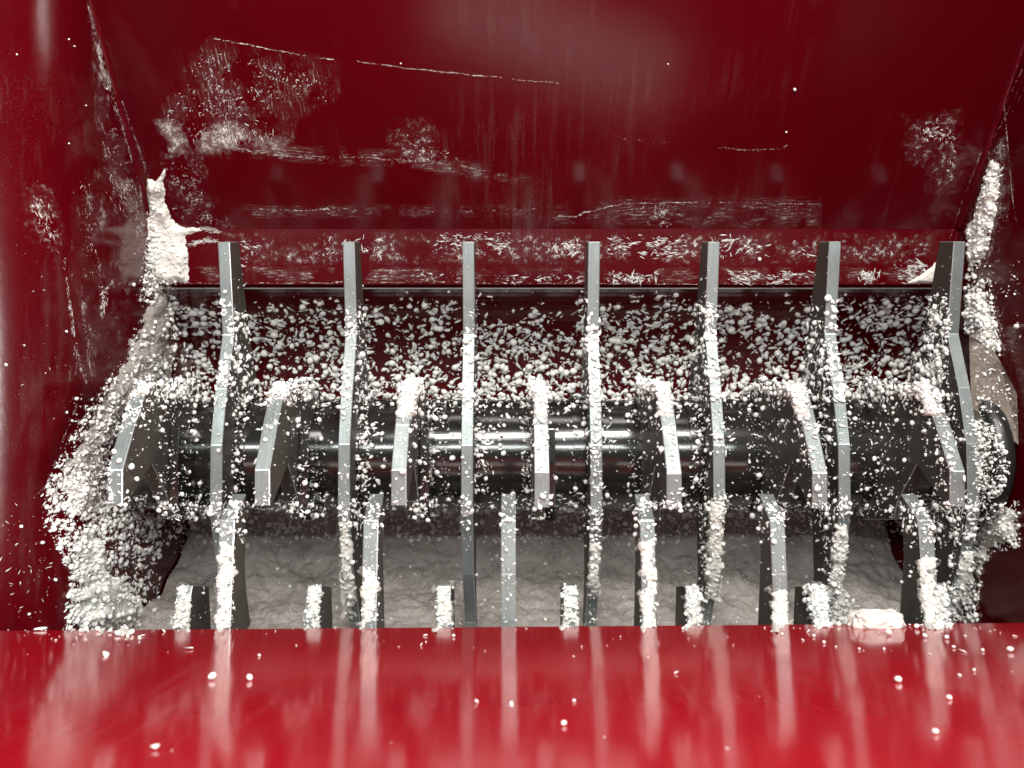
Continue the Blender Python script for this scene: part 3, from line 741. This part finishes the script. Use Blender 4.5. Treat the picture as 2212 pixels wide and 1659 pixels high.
for _ in range(130):
    px = random.uniform(0, 2212); py = 1357 + 60 * random.random() ** 3
    if (px > 1840 or px < 420 or random.random() < .3): place(px, py, random.uniform(2.5, 7), 'flake', 'lip', bvhW, sink=0.05)

# --- shapes
def ico(sub):
    bm = bmesh.new(); bmesh.ops.create_icosphere(bm, subdivisions=sub, radius=1)
    v = np.array([q.co[:] for q in bm.verts]); f = np.array([[q.index for q in p.verts] for p in bm.faces]); bm.free(); return v, f
def variant(sub, kind, seed):
    v, f = ico(sub); r = np.random.default_rng(seed); out = v.copy()
    if kind == 'round':
        for i, p in enumerate(v): out[i] = p * (1 + 0.16 * mn.noise(Vector(p) * 1.6 + Vector((seed, 0, 0))))
        out *= np.array([1.08, r.uniform(.84, 1), r.uniform(.75, .95)])
    else:
        for _ in range(7):      # cut with random planes -> angular torn chip
            nn = r.normal(size=3); nn /= np.linalg.norm(nn); h = r.uniform(0.15, 0.6)
            dd = out @ nn; m = dd > h; out[m] -= np.outer(dd[m] - h, nn) * 0.92
        for i, p in enumerate(v): out[i] = out[i] * (1 + 0.28 * mn.noise(Vector(p) * 1.9 + Vector((seed * 3.1, 0, 0))))
        out *= np.array([1.45, r.uniform(0.6, 1.05), r.uniform(0.35, 0.7)])
    return out, f
VAR = {('round', 2): [variant(2, 'round', s) for s in range(5)], ('flake', 2): [variant(2, 'flake', s) for s in range(10)],
       ('round', 1): [variant(1, 'round', s) for s in range(5)], ('flake', 1): [variant(1, 'flake', s) for s in range(10)]}
def frame(nrm, spin, dirv=None):
    z = nrm.normalized()
    if dirv is not None and abs(dirv.dot(z)) < 0.99: x = (dirv - z * dirv.dot(z)).normalized()
    else: x = z.orthogonal().normalized()
    if dirv is None: x = Matrix.Rotation(spin, 3, z) @ x
    y = z.cross(x); return np.array([x[:], y[:], z[:]]).T
ITEMS_IND = []; REST = []
cand = [it for it in ITEMS if not isinstance(it[3], tuple)]
lipi = [it for it in cand if it[4] == 'lip']; lipi.sort(key=lambda t: -t[7])
oth = [it for it in cand if it[4] != 'lip']
# visible ones only
def visible(it):
    return True
oth.sort(key=lambda t: -t[7])
ind = lipi[:70] + oth[:228]
ids = set(id(t) for t in ind)
big = {}
def chunk(items, sub):
    VV = []; FF = []; base = 0
    for it in items:
        pos, nrm, rad, shape, zone = it[:5]
        if isinstance(shape, tuple):
            v, f = random.choice(VAR[('flake', 1)]); rr = frame(nrm, 0, shape[1])
            q = (v * np.array([rad * shape[2], rad, rad * 0.28])) @ rr.T + np.array(pos[:])
        else:
            v, f = random.choice(VAR[(shape, sub)]); tilt = Vector(nrm) + Vector((random.gauss(0, .35), random.gauss(0, .35), random.gauss(0, .35)))
            rr = frame(tilt, random.uniform(0, 6.28)); q = (v * rad) @ rr.T + np.array(pos[:])
        VV.append(q); FF.append(f + base); base += len(v)
    return VV, FF, base
smallI = [t for t in ITEMS if id(t) not in ids and (isinstance(t[3], tuple) or t[7] < 6)]
bigI = [t for t in ITEMS if id(t) not in ids and not isinstance(t[3], tuple) and t[7] >= 6]
def np_mesh(name, VV, FF, mat, **k):
    V_ = np.concatenate(VV); F_ = np.concatenate(FF); org = V_[0].copy(); V_ = V_ - org
    me = bpy.data.meshes.new(name); me.vertices.add(len(V_)); me.vertices.foreach_set('co', V_.astype(np.float32).ravel())
    me.loops.add(F_.size); me.loops.foreach_set('vertex_index', F_.astype(np.int32).ravel())
    me.polygons.add(len(F_)); me.polygons.foreach_set('loop_start', np.arange(0, F_.size, 3, dtype=np.int32))
    me.polygons.foreach_set('use_smooth', np.ones(len(F_), dtype=bool))
    me.update(calc_edges=True); me.validate(); me.materials.append(mat)
    o = bpy.data.objects.new(name, me); COL.objects.link(o); o.location = Vector(org); return tag(o, **k)
a = chunk([t for t in smallI if t[4] != 'paint'], 1); b = chunk(bigI, 2)
np_mesh('foam_beads', a[0] + b[0], a[1] + [x + a[2] for x in b[1]], M_foam, label='countless small white foam beads and chips strewn over the rotor and plates', cat='foam beads', kind='stuff')
a = chunk([t for t in smallI if t[4] == 'paint'], 1)
np_mesh('foam_smears', a[0], a[1], M_foam, label='fine white crumbs rubbed in lines and patches on the red paint', cat='foam dust', kind='stuff')
# individual beads
vm = {}
for kind in ('round', 'flake'):
    for q, (v, f) in enumerate(VAR[(kind, 2)]):
        nm = 'foam_bead' if kind == 'round' else 'foam_chip'
        me = bpy.data.meshes.new(nm); me.from_pydata(v.tolist(), [], f.tolist()); me.materials.append(M_foam)
        me.polygons.foreach_set('use_smooth', [True] * len(me.polygons)); vm.setdefault(kind, []).append(me)
ZL = {'lip': 'on red front lip', 'drum': 'on curved plate', 'shaft': 'on black shaft', 'trough': 'under the shaft',
      'left corner': 'in the upper left corner wedge', 'left drift': 'in the drift on the left wall', 'left heap': 'in the bright lower left heap', 'left wall': 'on the red left wall',
      'right corner': 'in the upper right corner wedge', 'right drift': 'by the right shaft end', 'right wall': 'on the red right wall', 'hook': 'on hooked tooth', 'long': 'on long blade',
      'tall': 'on tall comb finger', 'short': 'on short comb finger', 'wall': 'alone on red wall'}
bladepx = [482, 750, 1015, 1287, 1540, 1808, 2080]
NUM = ['one', 'two', 'three', 'four', 'five', 'six', 'seven']
def where(px):
    k = sum(px > b for b in bladepx)
    if k == 0: return 'left of blade one'
    if k == 7: return 'right of blade seven'
    return 'between blades %s and %s' % (NUM[k - 1], NUM[k])
CORN = ('left corner', 'right corner', 'left heap', 'left drift', 'left wall', 'right wall', 'right drift')
from collections import defaultdict
grp = defaultdict(list)
for it in ind: grp[(it[3], it[4], '' if it[4] in CORN else where(it[5]))].append(it)
ORD = ['first', 'second', 'third', 'fourth', 'fifth', 'sixth', 'seventh', 'eighth', 'ninth', 'tenth', 'eleventh', 'twelfth', 'thirteenth', 'fourteenth', 'fifteenth', 'sixteenth',
       'seventeenth', 'eighteenth', 'nineteenth', 'twentieth'] + ['twenty-' + q for q in ('first', 'second', 'third', 'fourth', 'fifth', 'sixth', 'seventh', 'eighth', 'ninth')] + ['thirtieth'] + ['thirty-' + q for q in ('first', 'second', 'third', 'fourth', 'fifth', 'sixth', 'seventh', 'eighth', 'ninth')]
for (shape, zone, wh), its in grp.items():
    its.sort(key=lambda t: t[5])
    word = 'round bead' if shape == 'round' else 'torn chip'
    for k, it in enumerate(its):
        pos, nrm, rad, _, _, px, py, s = it
        o = bpy.data.objects.new('foam_bead' if shape == 'round' else 'foam_chip', random.choice(vm[shape])); COL.objects.link(o)
        o.location = pos; o.scale = (rad, rad, rad)
        tilt = Vector(nrm) + Vector((random.gauss(0, .35), random.gauss(0, .35), random.gauss(0, .35)))
        z = tilt.normalized(); x = Matrix.Rotation(random.uniform(0, 6.28), 3, z) @ z.orthogonal().normalized(); y = z.cross(x)
        o.rotation_euler = Matrix((x, y, z)).transposed().to_euler()
        if len(its) == 1: lab = 'large white foam %s %s %s' % (word, ZL[zone], wh)
        else: lab = '%s large foam %s from left %s %s' % (ORD[min(k, 38)], word, ZL[zone], wh)
        tag(o, label=lab.strip(), cat='foam bead' if shape == 'round' else 'foam chip', group='white foam %ss %s' % (word, ZL[zone]))

# big foam chunk on the lip edge
bm = bmesh.new(); bmesh.ops.create_icosphere(bm, subdivisions=5, radius=1)
ctr = V(1892, 1340, 0.612)
for q in bm.verts:
    p = q.co.copy(); k = 1 + 0.16 * mn.noise(p * 2.2) + 0.07 * mn.noise(p * 6) + 0.03 * mn.noise(p * 16)
    flat = lambda c: math.copysign(abs(c) ** 0.6, c)
    x, y, z = flat(p.x) * k, p.y * k, flat(p.z) * k
    q.co = Vector((x * 0.0200, y * 0.012, z * 0.0082))
me = bpy.data.meshes.new('foam_lump'); bm.to_mesh(me); bm.free(); me.materials.append(M_drift)
me.polygons.foreach_set('use_smooth', [True] * len(me.polygons))
o = bpy.data.objects.new('foam_lump', me); COL.objects.link(o)
o.location = ctr; o.rotation_euler = (-R(42), 0, 0)
tag(o, label='large flat white foam lump resting on the far edge of the red front lip', cat='foam lump')
print('items', len(ITEMS), 'ind', len(ind))
